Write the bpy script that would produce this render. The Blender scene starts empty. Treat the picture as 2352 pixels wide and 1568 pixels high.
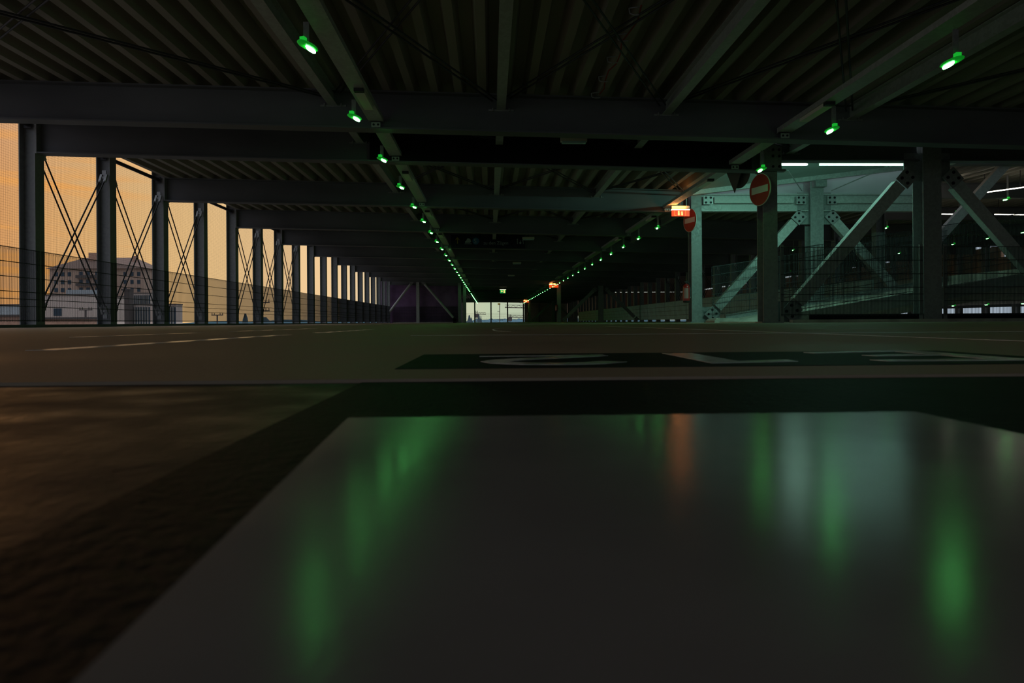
import bpy, math, random
from mathutils import Vector, Matrix
random.seed(7)
PI = math.pi
scene = bpy.context.scene
col = scene.collection

# ------------------------------------------------------------------ camera
cam_data = bpy.data.cameras.new('camera')
cam = bpy.data.objects.new('camera', cam_data)
col.objects.link(cam)
scene.camera = cam
cam_data.sensor_width = 36.0
cam_data.lens = 24.0
cam_data.shift_y = -45.0 / 2352.0
cam_data.clip_start = 0.01
cam_data.clip_end = 5000
YAW = math.atan(51.0 / 1568.0)
ROLL = -0.0062
CAM = (Matrix.Rotation(-YAW, 4, 'Z') @ Matrix.Rotation(PI / 2, 4, 'X') @ Matrix.Rotation(ROLL, 4, 'Z'))
CAM.translation = Vector((0, 0, 0.05))
cam.matrix_world = CAM
cam_data.dof.use_dof = True
cam_data.dof.focus_distance = 12.0
cam_data.dof.aperture_fstop = 16.0

# ------------------------------------------------------------------ view
vs = scene.view_settings
vs.view_transform = 'Standard'
vs.look = 'None'
vs.gamma = 1.0
vs.use_curve_mapping = False
vs.exposure = 0.0

# ------------------------------------------------------------------ sky
world = bpy.data.worlds.new('sky')
scene.world = world
world.use_nodes = True
NT = world.node_tree
for n in list(NT.nodes):
    NT.nodes.remove(n)


def N(tree, kind, **kw):
    n = tree.nodes.new(kind)
    for k, v in kw.items():
        setattr(n, k, v)
    return n


def ramp(node, stops):
    el = node.color_ramp.elements
    while len(el) > 1:
        el.remove(el[-1])
    el[0].position = stops[0][0]
    el[0].color = (*stops[0][1], 1)
    for p, c in stops[1:]:
        e = el.new(p)
        e.color = (*c, 1)


def build_sky():
    L = NT.links.new
    tc = N(NT, 'ShaderNodeTexCoord')
    sep = N(NT, 'ShaderNodeSeparateXYZ')
    L(tc.outputs['Generated'], sep.inputs[0])
    az = N(NT, 'ShaderNodeMath', operation='ARCTAN2')
    L(sep.outputs['X'], az.inputs[0])
    L(sep.outputs['Y'], az.inputs[1])
    am = N(NT, 'ShaderNodeMapRange')
    am.inputs['From Min'].default_value = -PI
    am.inputs['From Max'].default_value = PI
    L(az.outputs[0], am.inputs['Value'])
    low = N(NT, 'ShaderNodeValToRGB')

    def p(deg):
        return deg / 360.0 + 0.5
    ramp(low, [(0.0, (.07, .10, .13)), (p(-140), (.16, .20, .28)), (p(-90), (.42, .36, .36)), (p(-50), (.62, .27, .10)),
               (p(-36), (.68, .32, .12)), (p(-30), (.75, .44, .18)), (p(-23), (.82, .53, .24)), (p(-13), (.88, .60, .32)),
               (p(-7), (.72, .62, .42)), (p(0), (.50, .58, .40)), (p(15), (.30, .34, .32)), (p(30), (.36, .43, .50)),
               (p(45), (.42, .50, .60)), (p(90), (.14, .22, .25)), (p(140), (.07, .11, .13)), (1.0, (.07, .10, .13))])
    L(am.outputs[0], low.inputs['Fac'])
    # higher up the sky is duller and bluer
    em = N(NT, 'ShaderNodeMapRange', interpolation_type='SMOOTHSTEP')
    em.inputs['From Min'].default_value = 0.12
    em.inputs['From Max'].default_value = 0.75
    L(sep.outputs['Z'], em.inputs['Value'])
    mix = N(NT, 'ShaderNodeMixRGB')
    L(em.outputs[0], mix.inputs['Fac'])
    L(low.outputs['Color'], mix.inputs['Color1'])
    mix.inputs['Color2'].default_value = (.62, .66, .74, 1)
    # thin glowing streaks of cloud, slightly tilted
    mp = N(NT, 'ShaderNodeMapping')
    mp.inputs['Rotation'].default_value = (0, math.radians(-9), 0)
    mp.inputs['Scale'].default_value = (1.3, 1.3, 17.0)
    L(tc.outputs['Generated'], mp.inputs['Vector'])
    nz = N(NT, 'ShaderNodeTexNoise')
    nz.inputs['Scale'].default_value = 2.2
    nz.inputs['Detail'].default_value = 4.0
    L(mp.outputs[0], nz.inputs['Vector'])
    nr = N(NT, 'ShaderNodeMapRange', interpolation_type='SMOOTHSTEP')
    nr.inputs['From Min'].default_value = 0.50
    nr.inputs['From Max'].default_value = 0.62
    L(nz.outputs['Fac'], nr.inputs['Value'])
    # the streaks sit on the sunset side only
    sx = N(NT, 'ShaderNodeMapRange', interpolation_type='SMOOTHSTEP')
    sx.inputs['From Min'].default_value = -0.38
    sx.inputs['From Max'].default_value = -0.52
    L(sep.outputs['X'], sx.inputs['Value'])
    ml = N(NT, 'ShaderNodeMath', operation='MULTIPLY')
    L(nr.outputs[0], ml.inputs[0])
    L(sx.outputs[0], ml.inputs[1])
    ml2 = N(NT, 'ShaderNodeMath', operation='MULTIPLY')
    band = N(NT, 'ShaderNodeMapRange', interpolation_type='SMOOTHSTEP')
    band.inputs['From Min'].default_value = 0.30
    band.inputs['From Max'].default_value = 0.16
    L(sep.outputs['Z'], band.inputs['Value'])
    ml3 = N(NT, 'ShaderNodeMath', operation='MULTIPLY')
    ml3.inputs[1].default_value = 0.7
    L(band.outputs[0], ml3.inputs[0])
    L(ml3.outputs[0], ml2.inputs[1])
    L(ml.outputs[0], ml2.inputs[0])
    mix2 = N(NT, 'ShaderNodeMixRGB')
    L(ml2.outputs[0], mix2.inputs['Fac'])
    L(mix.outputs[0], mix2.inputs['Color1'])
    mix2.inputs['Color2'].default_value = (.92, .40, .09, 1)
    bg = N(NT, 'ShaderNodeBackground')
    L(mix2.outputs[0], bg.inputs['Color'])
    bg.inputs['Strength'].default_value = 1.0
    out = N(NT, 'ShaderNodeOutputWorld')
    L(bg.outputs[0], out.inputs['Surface'])


build_sky()

# ------------------------------------------------------------------ materials
M = {}


def mat(name, color, rough=0.6, metal=0.0, spec=0.5, var=0.0, scale=8.0, stretch=(1, 1, 1), bump=0.0, bscale=None,
        rvar=0.0, emit=None, strength=0.0, voronoi=False):
    m = bpy.data.materials.new(name)
    m.use_nodes = True
    t = m.node_tree
    b = t.nodes['Principled BSDF']
    b.inputs['Roughness'].default_value = rough
    b.inputs['Metallic'].default_value = metal
    b.inputs['Specular IOR Level'].default_value = spec
    b.inputs['Base Color'].default_value = (*color, 1)
    L = t.links.new
    if var or rvar or bump:
        tc = N(t, 'ShaderNodeTexCoord')
        mp = N(t, 'ShaderNodeMapping')
        mp.inputs['Scale'].default_value = stretch
        L(tc.outputs['Object'], mp.inputs['Vector'])
        if voronoi:
            nz = N(t, 'ShaderNodeTexVoronoi')
            nz.inputs['Scale'].default_value = scale
            fac = nz.outputs['Color']
            bw = N(t, 'ShaderNodeRGBToBW')
            L(fac, bw.inputs[0])
            fac = bw.outputs[0]
        else:
            nz = N(t, 'ShaderNodeTexNoise')
            nz.inputs['Scale'].default_value = scale
            nz.inputs['Detail'].default_value = 6
            fac = nz.outputs['Fac']
        L(mp.outputs[0], nz.inputs['Vector'])
        if var:
            r = N(t, 'ShaderNodeValToRGB')
            lo = tuple(max(0, c * (1 - var)) for c in color)
            hi = tuple(min(1, c * (1 + var)) for c in color)
            ramp(r, [(0.3, lo), (0.7, hi)])
            L(fac, r.inputs['Fac'])
            L(r.outputs['Color'], b.inputs['Base Color'])
        if rvar:
            mr = N(t, 'ShaderNodeMapRange')
            mr.inputs['From Min'].default_value = 0.3
            mr.inputs['From Max'].default_value = 0.7
            mr.inputs['To Min'].default_value = max(0, rough - rvar)
            mr.inputs['To Max'].default_value = min(1, rough + rvar)
            L(fac, mr.inputs['Value'])
            L(mr.outputs[0], b.inputs['Roughness'])
        if bump:
            n2 = N(t, 'ShaderNodeTexNoise')
            n2.inputs['Scale'].default_value = bscale or scale * 4
            n2.inputs['Detail'].default_value = 4
            L(mp.outputs[0], n2.inputs['Vector'])
            bp = N(t, 'ShaderNodeBump')
            bp.inputs['Strength'].default_value = bump
            bp.inputs['Distance'].default_value = 0.01
            L(n2.outputs['Fac'], bp.inputs['Height'])
            L(bp.outputs[0], b.inputs['Normal'])
    if emit:
        b.inputs['Emission Color'].default_value = (*emit, 1)
        b.inputs['Emission Strength'].default_value = strength
    M[name] = m
    return m


mat('galvanised', (.30, .31, .31), .5, .25, .4, var=.09, scale=22, voronoi=True, rvar=.08)
mat('galvanised_light', (.50, .52, .51), .45, .2, .4, var=.09, scale=24, voronoi=True, rvar=.08)
mat('beam_steel', (.155, .16, .175), .5, .1, .35, var=.25, scale=1.3, stretch=(.3, 1, 1), rvar=.1)
mat('deck_sheet', (.35, .325, .275), .55, .1, .3, var=.12, scale=1.2, stretch=(1, .2, 1))
mat('deck_slab', (.2, .2, .2), .9)
mat('floor_coat', (.42, .33, .23), .54, 0, .32, var=.2, scale=1.4, stretch=(1, 1, 1), bump=.12, bscale=120, rvar=.12)
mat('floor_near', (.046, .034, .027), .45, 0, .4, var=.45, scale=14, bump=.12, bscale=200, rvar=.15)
mat('dark_paint', (.020, .024, .024), .55, 0, .12, var=.25, scale=20, bump=.2, bscale=200)
mat('white_paint', (.36, .355, .345), .19, 0, .5, var=.10, scale=9, bump=.012, bscale=300, rvar=.04)
mat('line_paint', (.85, .82, .77), .19, 0, 1.0, var=.2, scale=30, bump=.03, bscale=150)
mat('letter_paint', (.62, .60, .55), .22, 0, .6, var=.2, scale=60, bump=.05, bscale=220)
mat('wire', (.05, .055, .06), .5, .3, .4, var=.1, scale=30)
mat('net', (.10, .09, .08), .8)
mat('rod', (.06, .06, .065), .45, .4, .4, var=.15, scale=10)
mat('hook', (.42, .43, .44), .4, .4, .5, var=.15, scale=30)
mat('concrete', (.42, .40, .35), .85, 0, .2, var=.2, scale=6, bump=.2)
mat('panel_grey', (.50, .74, .76), .6, 0, .3, var=.15, scale=2.5)
mat('ramp_under', (.36, .45, .43), .6, 0, .25, var=.05, scale=1.5)
mat('outer_wall', (.58, .38, .25), .8, 0, .2, var=.15, scale=.6)
mat('bolt', (.02, .02, .022), .5, .5, .4)
mat('black_board', (.006, .006, .008), .5, 0, .2)
mat('purple_wall', (.26, .15, .30), .7, 0, .2, var=.35, scale=.9)
mat('lamp_core', (.1, .9, .15), .4, emit=(.16, 1, .22), strength=42)
mat('lamp_glow', (.02, .5, .05), .3, emit=(.01, 1, .05), strength=.14)
mat('lamp_box', (.05, .5, .08), .35, emit=(.02, 1, .07), strength=.35)
mat('led_tube', (.8, 1, .9), .3, emit=(.50, 1, .80), strength=22)
mat('led_tube_dim', (.8, 1, .9), .3, emit=(1, .92, .76), strength=5)
mat('led_tube_mid', (.8, 1, .9), .3, emit=(.45, 1, .82), strength=12)
mat('batten_white', (.80, .78, .66), .5, 0, .4)
mat('sign_red', (.46, .035, .022), .35, 0, .5, var=.1, scale=5)
mat('sign_white', (.72, .72, .68), .4, 0, .5)
mat('sign_back', (.10, .10, .09), .55, .2, .4)
mat('glow_red', (.8, .07, .02), .4, emit=(1, .075, .012), strength=.75)
mat('glow_yellow', (1, .8, .3), .4, emit=(1, .72, .22), strength=1.1)
mat('glow_white', (1, .9, .6), .4, emit=(1, .86, .45), strength=3.2)
mat('glow_orange', (1, .3, .05), .4, emit=(1, .22, .03), strength=2.2)
mat('glow_green', (.02, .5, .1), .4, emit=(.02, .45, .10), strength=.6)
mat('sign_dark', (.012, .013, .03), .4, 0, .3)
mat('sign_text', (.42, .46, .48), .5)
mat('sign_blue', (.03, .16, .34), .5)
mat('sign_yellow', (.50, .34, .03), .5)
mat('ext_red', (.36, .018, .014), .3, 0, .5)
mat('ext_label', (.42, .22, .20), .5)
mat('black_plastic', (.02, .02, .02), .5)
mat('cable_red', (.34, .05, .02), .6)
# what stands outside, in evening air
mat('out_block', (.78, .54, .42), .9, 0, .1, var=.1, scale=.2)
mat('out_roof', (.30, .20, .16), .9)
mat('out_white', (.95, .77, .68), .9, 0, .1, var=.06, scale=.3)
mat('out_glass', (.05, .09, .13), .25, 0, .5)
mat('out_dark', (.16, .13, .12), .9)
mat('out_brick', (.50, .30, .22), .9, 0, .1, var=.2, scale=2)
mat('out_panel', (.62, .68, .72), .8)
mat('out_tree', (.11, .17, .20), .95)
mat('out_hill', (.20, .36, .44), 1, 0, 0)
mat('out_crane', (.16, .13, .10), .8)
mat('out_ground', (.25, .23, .21), 1, 0, .1, var=.2, scale=.02)
mat('out_fin', (.46, .42, .38), .7)

# ------------------------------------------------------------------ mesh helpers


class MB:
    def __init__(self):
        self.v, self.f, self.smooth = [], [], set()

    def add(self, vs_, fs, smooth=False):
        b = len(self.v)
        self.v += [tuple(p) for p in vs_]
        for q in fs:
            if smooth:
                self.smooth.add(len(self.f))
            self.f.append(tuple(b + i for i in q))
        return self

    def box(self, x0, x1, y0, y1, z0, z1):
        p = [(x, y, z) for z in (z0, z1) for y in (y0, y1) for x in (x0, x1)]
        return self.add(p, [(0, 2, 3, 1), (4, 5, 7, 6), (0, 1, 5, 4), (2, 6, 7, 3), (0, 4, 6, 2), (1, 3, 7, 5)])

    def bar(self, p, q, w, h, up=(0, 0, 1)):
        p, q = Vector(p), Vector(q)
        d = (q - p).normalized()
        s = d.cross(Vector(up))
        if s.length < 1e-6:
            s = d.cross(Vector((1, 0, 0)))
        s.normalize()
        u = s.cross(d)
        r = []
        for e in (p, q):
            for a, b in ((-1, -1), (1, -1), (1, 1), (-1, 1)):
                r.append(e + s * (a * w / 2) + u * (b * h / 2))
        return self.add(r, [(0, 1, 2, 3), (7, 6, 5, 4), (0, 4, 5, 1), (1, 5, 6, 2), (2, 6, 7, 3), (3, 7, 4, 0)])

    def tube(self, p, q, r, n=8, r2=None):
        p, q = Vector(p), Vector(q)
        d = (q - p).normalized()
        s = d.cross(Vector((0, 0, 1)))
        if s.length < 1e-6:
            s = Vector((1, 0, 0))
        s.normalize()
        u = s.cross(d)
        r2 = r if r2 is None else r2
        vv = []
        for e, rr in ((p, r), (q, r2)):
            for i in range(n):
                a = 2 * PI * i / n
                vv.append(e + s * math.cos(a) * rr + u * math.sin(a) * rr)
        self.add(vv, [(i, (i + 1) % n, n + (i + 1) % n, n + i) for i in range(n)], True)
        return self.add(vv, [tuple(range(n - 1, -1, -1)), tuple(range(n, 2 * n))])

    def path(self, pts, r, n=6):
        for a, b in zip(pts, pts[1:]):
            self.tube(a, b, r, n)
        return self

    def prism(self, pts, axis, a, b):
        """outline pts (2-D) pulled along an axis from a to b: 'y' takes (x,z), 'z' takes (x,y), 'x' takes (y,z)"""
        n = len(pts)

        def w(p, k):
            return {'y': (p[0], k, p[1]), 'z': (p[0], p[1], k), 'x': (k, p[0], p[1])}[axis]
        vv = [w(p, a) for p in pts] + [w(p, b) for p in pts]
        fs = [tuple(range(n)), tuple(range(2 * n - 1, n - 1, -1))]
        fs += [(i, n + i, n + (i + 1) % n, (i + 1) % n) for i in range(n)]
        return self.add(vv, fs)

    def lathe(self, prof, n=20, sx=1, sy=1, c=(0, 0, 0)):
        vv = []
        for r, z in prof:
            for i in range(n):
                a = 2 * PI * i / n
                vv.append((c[0] + r * sx * math.cos(a), c[1] + r * sy * math.sin(a), c[2] + z))
        fs = []
        for k in range(len(prof) - 1):
            for i in range(n):
                fs.append((k * n + i, k * n + (i + 1) % n, (k + 1) * n + (i + 1) % n, (k + 1) * n + i))
        self.add(vv, fs, True)
        self.add(vv[:n], [tuple(range(n - 1, -1, -1))])
        self.add(vv[-n:], [tuple(range(n))])
        return self

    def xform(self, mtx):
        self.v = [tuple(mtx @ Vector(p)) for p in self.v]
        return self

    def build(self, name, m, parent=None, loc=(0, 0, 0), rebase=None):
        """one mesh object; rebase subtracts a point so that the object's own origin lies there"""
        o_ = Vector(rebase) if rebase is not None else Vector((0, 0, 0))
        me = bpy.data.meshes.new(name)
        me.from_pydata([tuple(Vector(p) - o_) for p in self.v], [], self.f)
        for i in self.smooth:
            me.polygons[i].use_smooth = True
        me.materials.append(M[m] if isinstance(m, str) else m)
        me.update()
        import bmesh
        bm = bmesh.new()
        bm.from_mesh(me)
        bmesh.ops.recalc_face_normals(bm, faces=bm.faces)
        bm.to_mesh(me)
        bm.free()
        o = bpy.data.objects.new(name, me)
        col.objects.link(o)
        if parent is not None:
            o.parent = parent
            o.location = loc
        else:
            o.location = Vector(loc) + o_
        return o


def tag(o, label=None, cat=None, group=None, kind=None):
    if label:
        o['label'] = label
    if cat:
        o['category'] = cat
    if group:
        o['group'] = group
    if kind:
        o['kind'] = kind
    return o


def thing(name, loc, label, cat, group=None, rotz=0):
    o = bpy.data.objects.new(name, None)
    o.empty_display_size = .05
    col.objects.link(o)
    o.location = loc
    o.rotation_euler = (0, 0, rotz)
    return tag(o, label, cat, group)


def copy_tree(o, parent=None):
    c = o.copy()
    col.objects.link(c)
    if parent is not None:
        c.parent = parent
    for ch in list(o.children):
        copy_tree(ch, c)
    return c


def structure(name, mb, m, label):
    o = mb.build(name, m)
    tag(o, label, kind='structure')
    o['category'] = name.split('_')[0]
    return o


ORD = ('first second third fourth fifth sixth seventh eighth ninth tenth eleventh twelfth thirteenth fourteenth fifteenth sixteenth '
       'seventeenth eighteenth nineteenth twentieth twenty-first twenty-second twenty-third twenty-fourth twenty-fifth twenty-sixth '
       'twenty-seventh twenty-eighth twenty-ninth thirtieth thirty-first thirty-second thirty-third thirty-fourth thirty-fifth '
       'thirty-sixth thirty-seventh thirty-eighth thirty-ninth fortieth forty-first forty-second').split()

# ------------------------------------------------------------------ measures of the car park
TILT = 0.0235                     # the deck above drains to the right


def zb(x):                        # underside of the main beams
    return 3.05 - TILT * x


def zt(x):                        # top of the main beams
    return zb(x) + 0.60


XL, XR = -8.58, 11.95             # column lines of the window side and of the split level
BEAM_Y = [10.88] + [13.1 + 5.0 * k for k in range(19)]
END_Y = 106.0
WALL_Y = 58.1

# ------------------------------------------------------------------ floor
SEAM = 0.608
structure('floor', MB().box(-8.85, 12.12, SEAM, END_Y + .5, -.30, 0.0), 'floor_coat',
          'brown coated parking deck floor running away to the bright end')
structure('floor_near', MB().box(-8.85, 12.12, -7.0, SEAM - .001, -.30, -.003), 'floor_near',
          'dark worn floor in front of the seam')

# ------------------------------------------------------------------ ceiling: trapezoidal sheet with a slab on it


def sheet(mb, x0, x1, y0, y1, zf, pitch=.375, rise=.20):
    n = int((x1 - x0) / pitch)
    pr = []
    for i in range(n):
        a = x0 + i * pitch
        pr += [(a, 0), (a + .115, 0), (a + .165, rise), (a + .325, rise)]
    pr += [(x0 + n * pitch, 0), (x1, 0)]
    vv = []
    for y in (y0, y1):
        for x, h in pr:
            vv.append((x, y, zf(x) + h))
    k = len(pr)
    mb.add(vv, [(i, i + 1, k + i + 1, k + i) for i in range(k - 1)])
    # flat deck above
    vv = [(x, y, zf(x) + h) for h in (rise + .001, rise + .16) for y in (y0, y1) for x in (x0, x1)]
    mb.add(vv, [(0, 2, 3, 1), (4, 5, 7, 6), (0, 1, 5, 4), (2, 6, 7, 3), (0, 4, 6, 2), (1, 3, 7, 5)])


cm = MB()
sheet(cm, -8.40, 5.30, -7.0, END_Y + .4, zt)
sheet_edge = [(-8.95, zt(-8.95) + .27), (-8.39, zt(-8.39) + .201), (-8.39, zt(-8.39) + .36), (-8.95, zt(-8.95) + .38)]
cm.prism(sheet_edge, 'y', -7.0, WALL_Y + .6)
cm.box(-8.95, -8.93, -7.0, WALL_Y + .6, zt(-8.95) + .24, zt(-8.95) + .38)
sheet(cm, 5.30, 12.05, -7.0, 12.98, zt)
sheet(cm, 5.30, 12.05, 18.45, END_Y + .4, zt)
structure('ceiling', cm, 'deck_sheet', 'corrugated metal deck ceiling with ribs running along the car park')

structure('wall_front_right', MB().box(12.13, 12.3, -7, 12.6, 0, 3.7), 'concrete', 'unseen wall added on the right before the ramp to block side light')  # added out of view, keeps open side light off the near ramp frame
# ------------------------------------------------------------------ main beams


def i_beam_x(x0, x1, y, f0, f1, fl=.13, tf=.022, tw=.012):
    """I section along X between heights f0(x) and f1(x)"""
    mb = MB()
    for a, b, ya, yb in ((lambda x: f0(x), lambda x: f0(x) + tf, -fl, fl), (lambda x: f1(x) - tf, lambda x: f1(x), -fl, fl),
                         (lambda x: f0(x) + tf, lambda x: f1(x) - tf, -tw / 2, tw / 2)):
        vv = [(x, y + yy, g(x)) for g in (a, b) for yy in (ya, yb) for x in (x0, x1)]
        mb.add(vv, [(0, 2, 3, 1), (4, 5, 7, 6), (0, 1, 5, 4), (2, 6, 7, 3), (0, 4, 6, 2), (1, 3, 7, 5)])
    return mb


for k, y in enumerate(BEAM_Y):
    left = XL + .17 if y < WALL_Y + 1 else -2.3
    right = 5.24 if y in (13.1, 18.1) else XR - .16
    o = thing('steel_beam', ((left + right) / 2, y, zb(0)),
              'dark steel ceiling beam crossing the lane, %s from the camera' % ORD[k], 'beam', 'main ceiling beams')
    i_beam_x(left, right, y, zb, zt).build('girder', 'beam_steel', o, rebase=o.location)
    ep = MB()
    for x in (left, right):
        ep.box(x - .012, x + .012, y - .14, y + .14, zb(x) - .01, zt(x) + .0)
    ep.build('end_plate', 'galvanised', o, rebase=o.location)

# ------------------------------------------------------------------ columns


def h_column(mb, x, y, z0, z1, d=.30, b=.26, tf=.019, tw=.012, along='x'):
    """H section: web along X (flange faces look to +X and -X), or along Y"""
    if along == 'x':
        mb.box(x - d / 2, x - d / 2 + tf, y - b / 2, y + b / 2, z0, z1)
        mb.box(x + d / 2 - tf, x + d / 2, y - b / 2, y + b / 2, z0, z1)
        mb.box(x - d / 2 + tf, x + d / 2 - tf, y - tw / 2, y + tw / 2, z0, z1)
    else:
        mb.box(x - b / 2, x + b / 2, y - d / 2, y - d / 2 + tf, z0, z1)
        mb.box(x - b / 2, x + b / 2, y + d / 2 - tf, y + d / 2, z0, z1)
        mb.box(x - tw / 2, x + tw / 2, y - d / 2 + tf, y + d / 2 - tf, z0, z1)
    return mb


BOLT = {}


def one_bolt(parent, p, r=.02, th=.012, base=None):
    """a bolt head at world point p under an unrotated thing"""
    if r not in BOLT:
        b = MB().tube((0, 0, 0), (0, -th, 0), r, 8).build('bolt', 'bolt', parent)
        BOLT[r] = b
    else:
        b = BOLT[r].copy()
        col.objects.link(b)
        b.parent = parent
    b.location = Vector(p) - (parent.location if base is None else base)


def column(x, y, z1, label, group, along='x', m='galvanised', z0=0.0, d=.30, b=.26):
    o = thing('steel_column', (x, y, z0), label, 'column', group)
    h_column(MB(), x, y, z0, z1, d=d, b=b, along=along).build('shaft', m, o, rebase=o.location)
    bp = MB().box(x - d / 2 - .03, x + d / 2 + .03, y - b / 2 - .03, y + b / 2 + .03, z0, z0 + .025)
    bp.build('base_plate', m, o, rebase=o.location)
    return o


LEFT_Y = [8.1 + 2.5 * k for k in range(21)]
for k, y in enumerate(LEFT_Y):
    column(XL, y, zt(XL) + .20, 'grey steel column of the window side, %s from the camera' % ORD[k], 'window side columns')

# tie tubes high up between the window side columns
for k, (a, b) in enumerate(zip(LEFT_Y, LEFT_Y[1:])):
    o = MB().tube((XL - .02, a + .05, 3.80), (XL - .02, b - .05, 3.80), .045, 10)
    o.box(XL - .09, XL + .05, b - .075, b - .06, 3.72, 3.87)
    tag(o.build('tie_tube', 'rod', rebase=(XL, a, 3.8)),
        'dark tie tube under the ceiling edge between the %s and %s window side columns' % (ORD[k], ORD[k + 1]), 'tie tube', 'window side tie tubes')

# crossed tension rods


def cross_rods(x, ya, yb, z0, z1, label, group):
    o = thing('cross_brace', (x, (ya + yb) / 2, z0), label, 'brace', group)
    for dx in (-.055, .055):
        MB().tube((x + dx, ya, z1), (x + dx, yb, z0), .016, 6).build('tension_rod', 'rod', o, rebase=o.location)
        MB().tube((x + dx, ya, z0), (x + dx, yb, z1), .016, 6).build('tension_rod', 'rod', o, rebase=o.location)
    for yy, zz, s in ((ya, z1, 1), (yb, z1, -1), (ya, z0, 1), (yb, z0, -1)):
        h = MB()
        top = 1 if zz == z1 else -1
        h.bar((x - .07, yy + s * .03, zz - top * .05), (x + .07, yy + s * .03, zz - top * .05), .04, .05)
        for dx in (-.055, .055):
            h.bar((x + dx, yy + s * .01, zz + top * .02), (x + dx, yy + s * .10, zz - top * .16), .045, .045)
        h.bar((x, yy, zz - top * .06), (x, yy, zz + top * .12), .03, .09)
        h.build('clevis', 'hook', o, rebase=o.location)
    return o


for k in (2, 3, 4, 6, 7, 8):
    cross_rods(XL + .04, LEFT_Y[k] + .14, LEFT_Y[k + 1] - .14, .30, 3.35,
               'crossed pair of tension rods between the %s and %s window side columns' % (ORD[k], ORD[k + 1]), 'window side rod crosses')

# ------------------------------------------------------------------ mesh fences
HZ = (0.0, .255, .385, .515, .775, 1.035, 1.29)


def fence_mesh(length, h=1.29, pitch=.028, w=.005, rails=HZ, along='y', slope=0.0):
    mb = MB()
    n = int(length / pitch)
    for i in range(n + 1):
        t = i * length / n
        dz = slope * t
        for a in ((t, 0),):
            if along == 'y':
                mb.box(-w / 2, w / 2, t - w / 2, t + w / 2, -.03 + dz, h + dz)
            else:
                mb.box(t - w / 2, t + w / 2, -w / 2, w / 2, -.03 + dz, h + dz)
    for z in rails:
        for s in (-1, 1):
            if along == 'y':
                mb.bar((s * .006, 0, z), (s * .006, length, z + slope * length), .006, .012)
            else:
                mb.bar((0, s * .006, z), (length, s * .006, z + slope * length), .006, .012)
    return mb


FX = XL + .16
fp = fence_mesh(2.44).build('mesh_fence', 'wire', loc=(0, 0, 0))
for k, a in enumerate([8.1 - 2.5] + LEFT_Y[:-1]):
    o = fp if k == 0 else fp.copy()
    if k:
        col.objects.link(o)
    o.location = (FX, a + .03, .13)
    tag(o, 'wire mesh guard fence panel of the window side, %s from the camera' % ORD[k], 'fence', 'window side fence panels')
    # dark upstand below the mesh stands at the deck edge
up = MB().box(XL - .20, XL + .20, -7, WALL_Y, .0, .055)
structure('trim_1', up, 'beam_steel', 'dark deck edge upstand along the window side')

# bird net behind the upper part of the window side
nb = MB()
for a, b in zip([5.6] + LEFT_Y[:9], LEFT_Y[:10]):
    for i in range(int(2.4 / .046)):
        y = a + .06 + i * .046
        nb.bar((XL - .16, y, 1.42), (XL - .16, y, 3.95), .0016, .0016, up=(1, 0, 0))
    for j in range(int(2.5 / .046)):
        z = 1.44 + j * .046
        nb.bar((XL - .16, a, z), (XL - .16, b, z), .0016, .0018)
o = nb.build('bird_net', 'net', rebase=(XL - .16, 5.6, 1.4))
tag(o, 'fine bird net stretched over the openings of the window side', 'net', kind='stuff')

# ------------------------------------------------------------------ secondary beams, lamp trunking and ceiling rods
YB = [5.6] + BEAM_Y + [END_Y - .1]
SEC_X = ((-2.45, 'left of the lane'), (0.20, 'over the left lane half'), (2.85, 'over the right lane half'), (5.85, 'right of the lane'))
for x, where in SEC_X:
    for k in range(11):
        a, b = YB[k] + .01, YB[k + 1] - .01
        if x > 5 and YB[k] == 13.1:
            continue
        z = 3.42 - TILT * x
        mb = MB().box(x - .07, x + .07, a, b, z, z + .012).box(x - .07, x + .07, a, b, z + .21, z + .222).box(x - .005, x + .005, a, b, z + .012, z + .21)
        o = thing('secondary_beam', (x, (a + b) / 2, z), 'grey secondary ceiling beam %s, in the %s ceiling bay' % (where, ORD[k]), 'beam', 'secondary ceiling beams')
        mb.build('profile', 'galvanised_light', o, rebase=o.location)
        pl = MB().box(x - .20, x + .20, b - .012, b - .0, z - .015, z + .015)
        for s in (-1, 1):
            pl.tube((x + s * .13, b - .03, z - .02), (x + s * .13, b - .03, z + .03), .014, 6)
        pl.build('seat_bracket', 'galvanised', o, rebase=o.location)

TRUNK = {'left': (-1.76, 3.20), 'right': (4.72, 3.045)}
for side, (x, z) in TRUNK.items():
    for k in range(len(YB) - 1):
        a, b = YB[k] + .02, YB[k + 1] - .02
        o = thing('cable_trunking', (x, (a + b) / 2, z), 'pale cable trunking carrying the %s row of green lamps, in the %s ceiling bay' % (side, ORD[k]),
                  'cable trunking', '%s lamp trunking' % side)
        MB().box(x - .115, x + .115, a, b - .10, z, z + .07).build('duct', 'galvanised_light', o, rebase=o.location)
        bk = MB().box(x - .07, x + .07, b - .135, b - .125, z - .095, z - .02).box(x - .085, x + .085, b - .13, b - .02, z + .0, z + .02)
        bo = bk.build('bracket', 'hook', o, rebase=o.location)
        for s in (-1, 1):
            one_bolt(bo, (x + s * .034, b - .134, z - .055), .018, .006, base=o.location)


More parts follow.
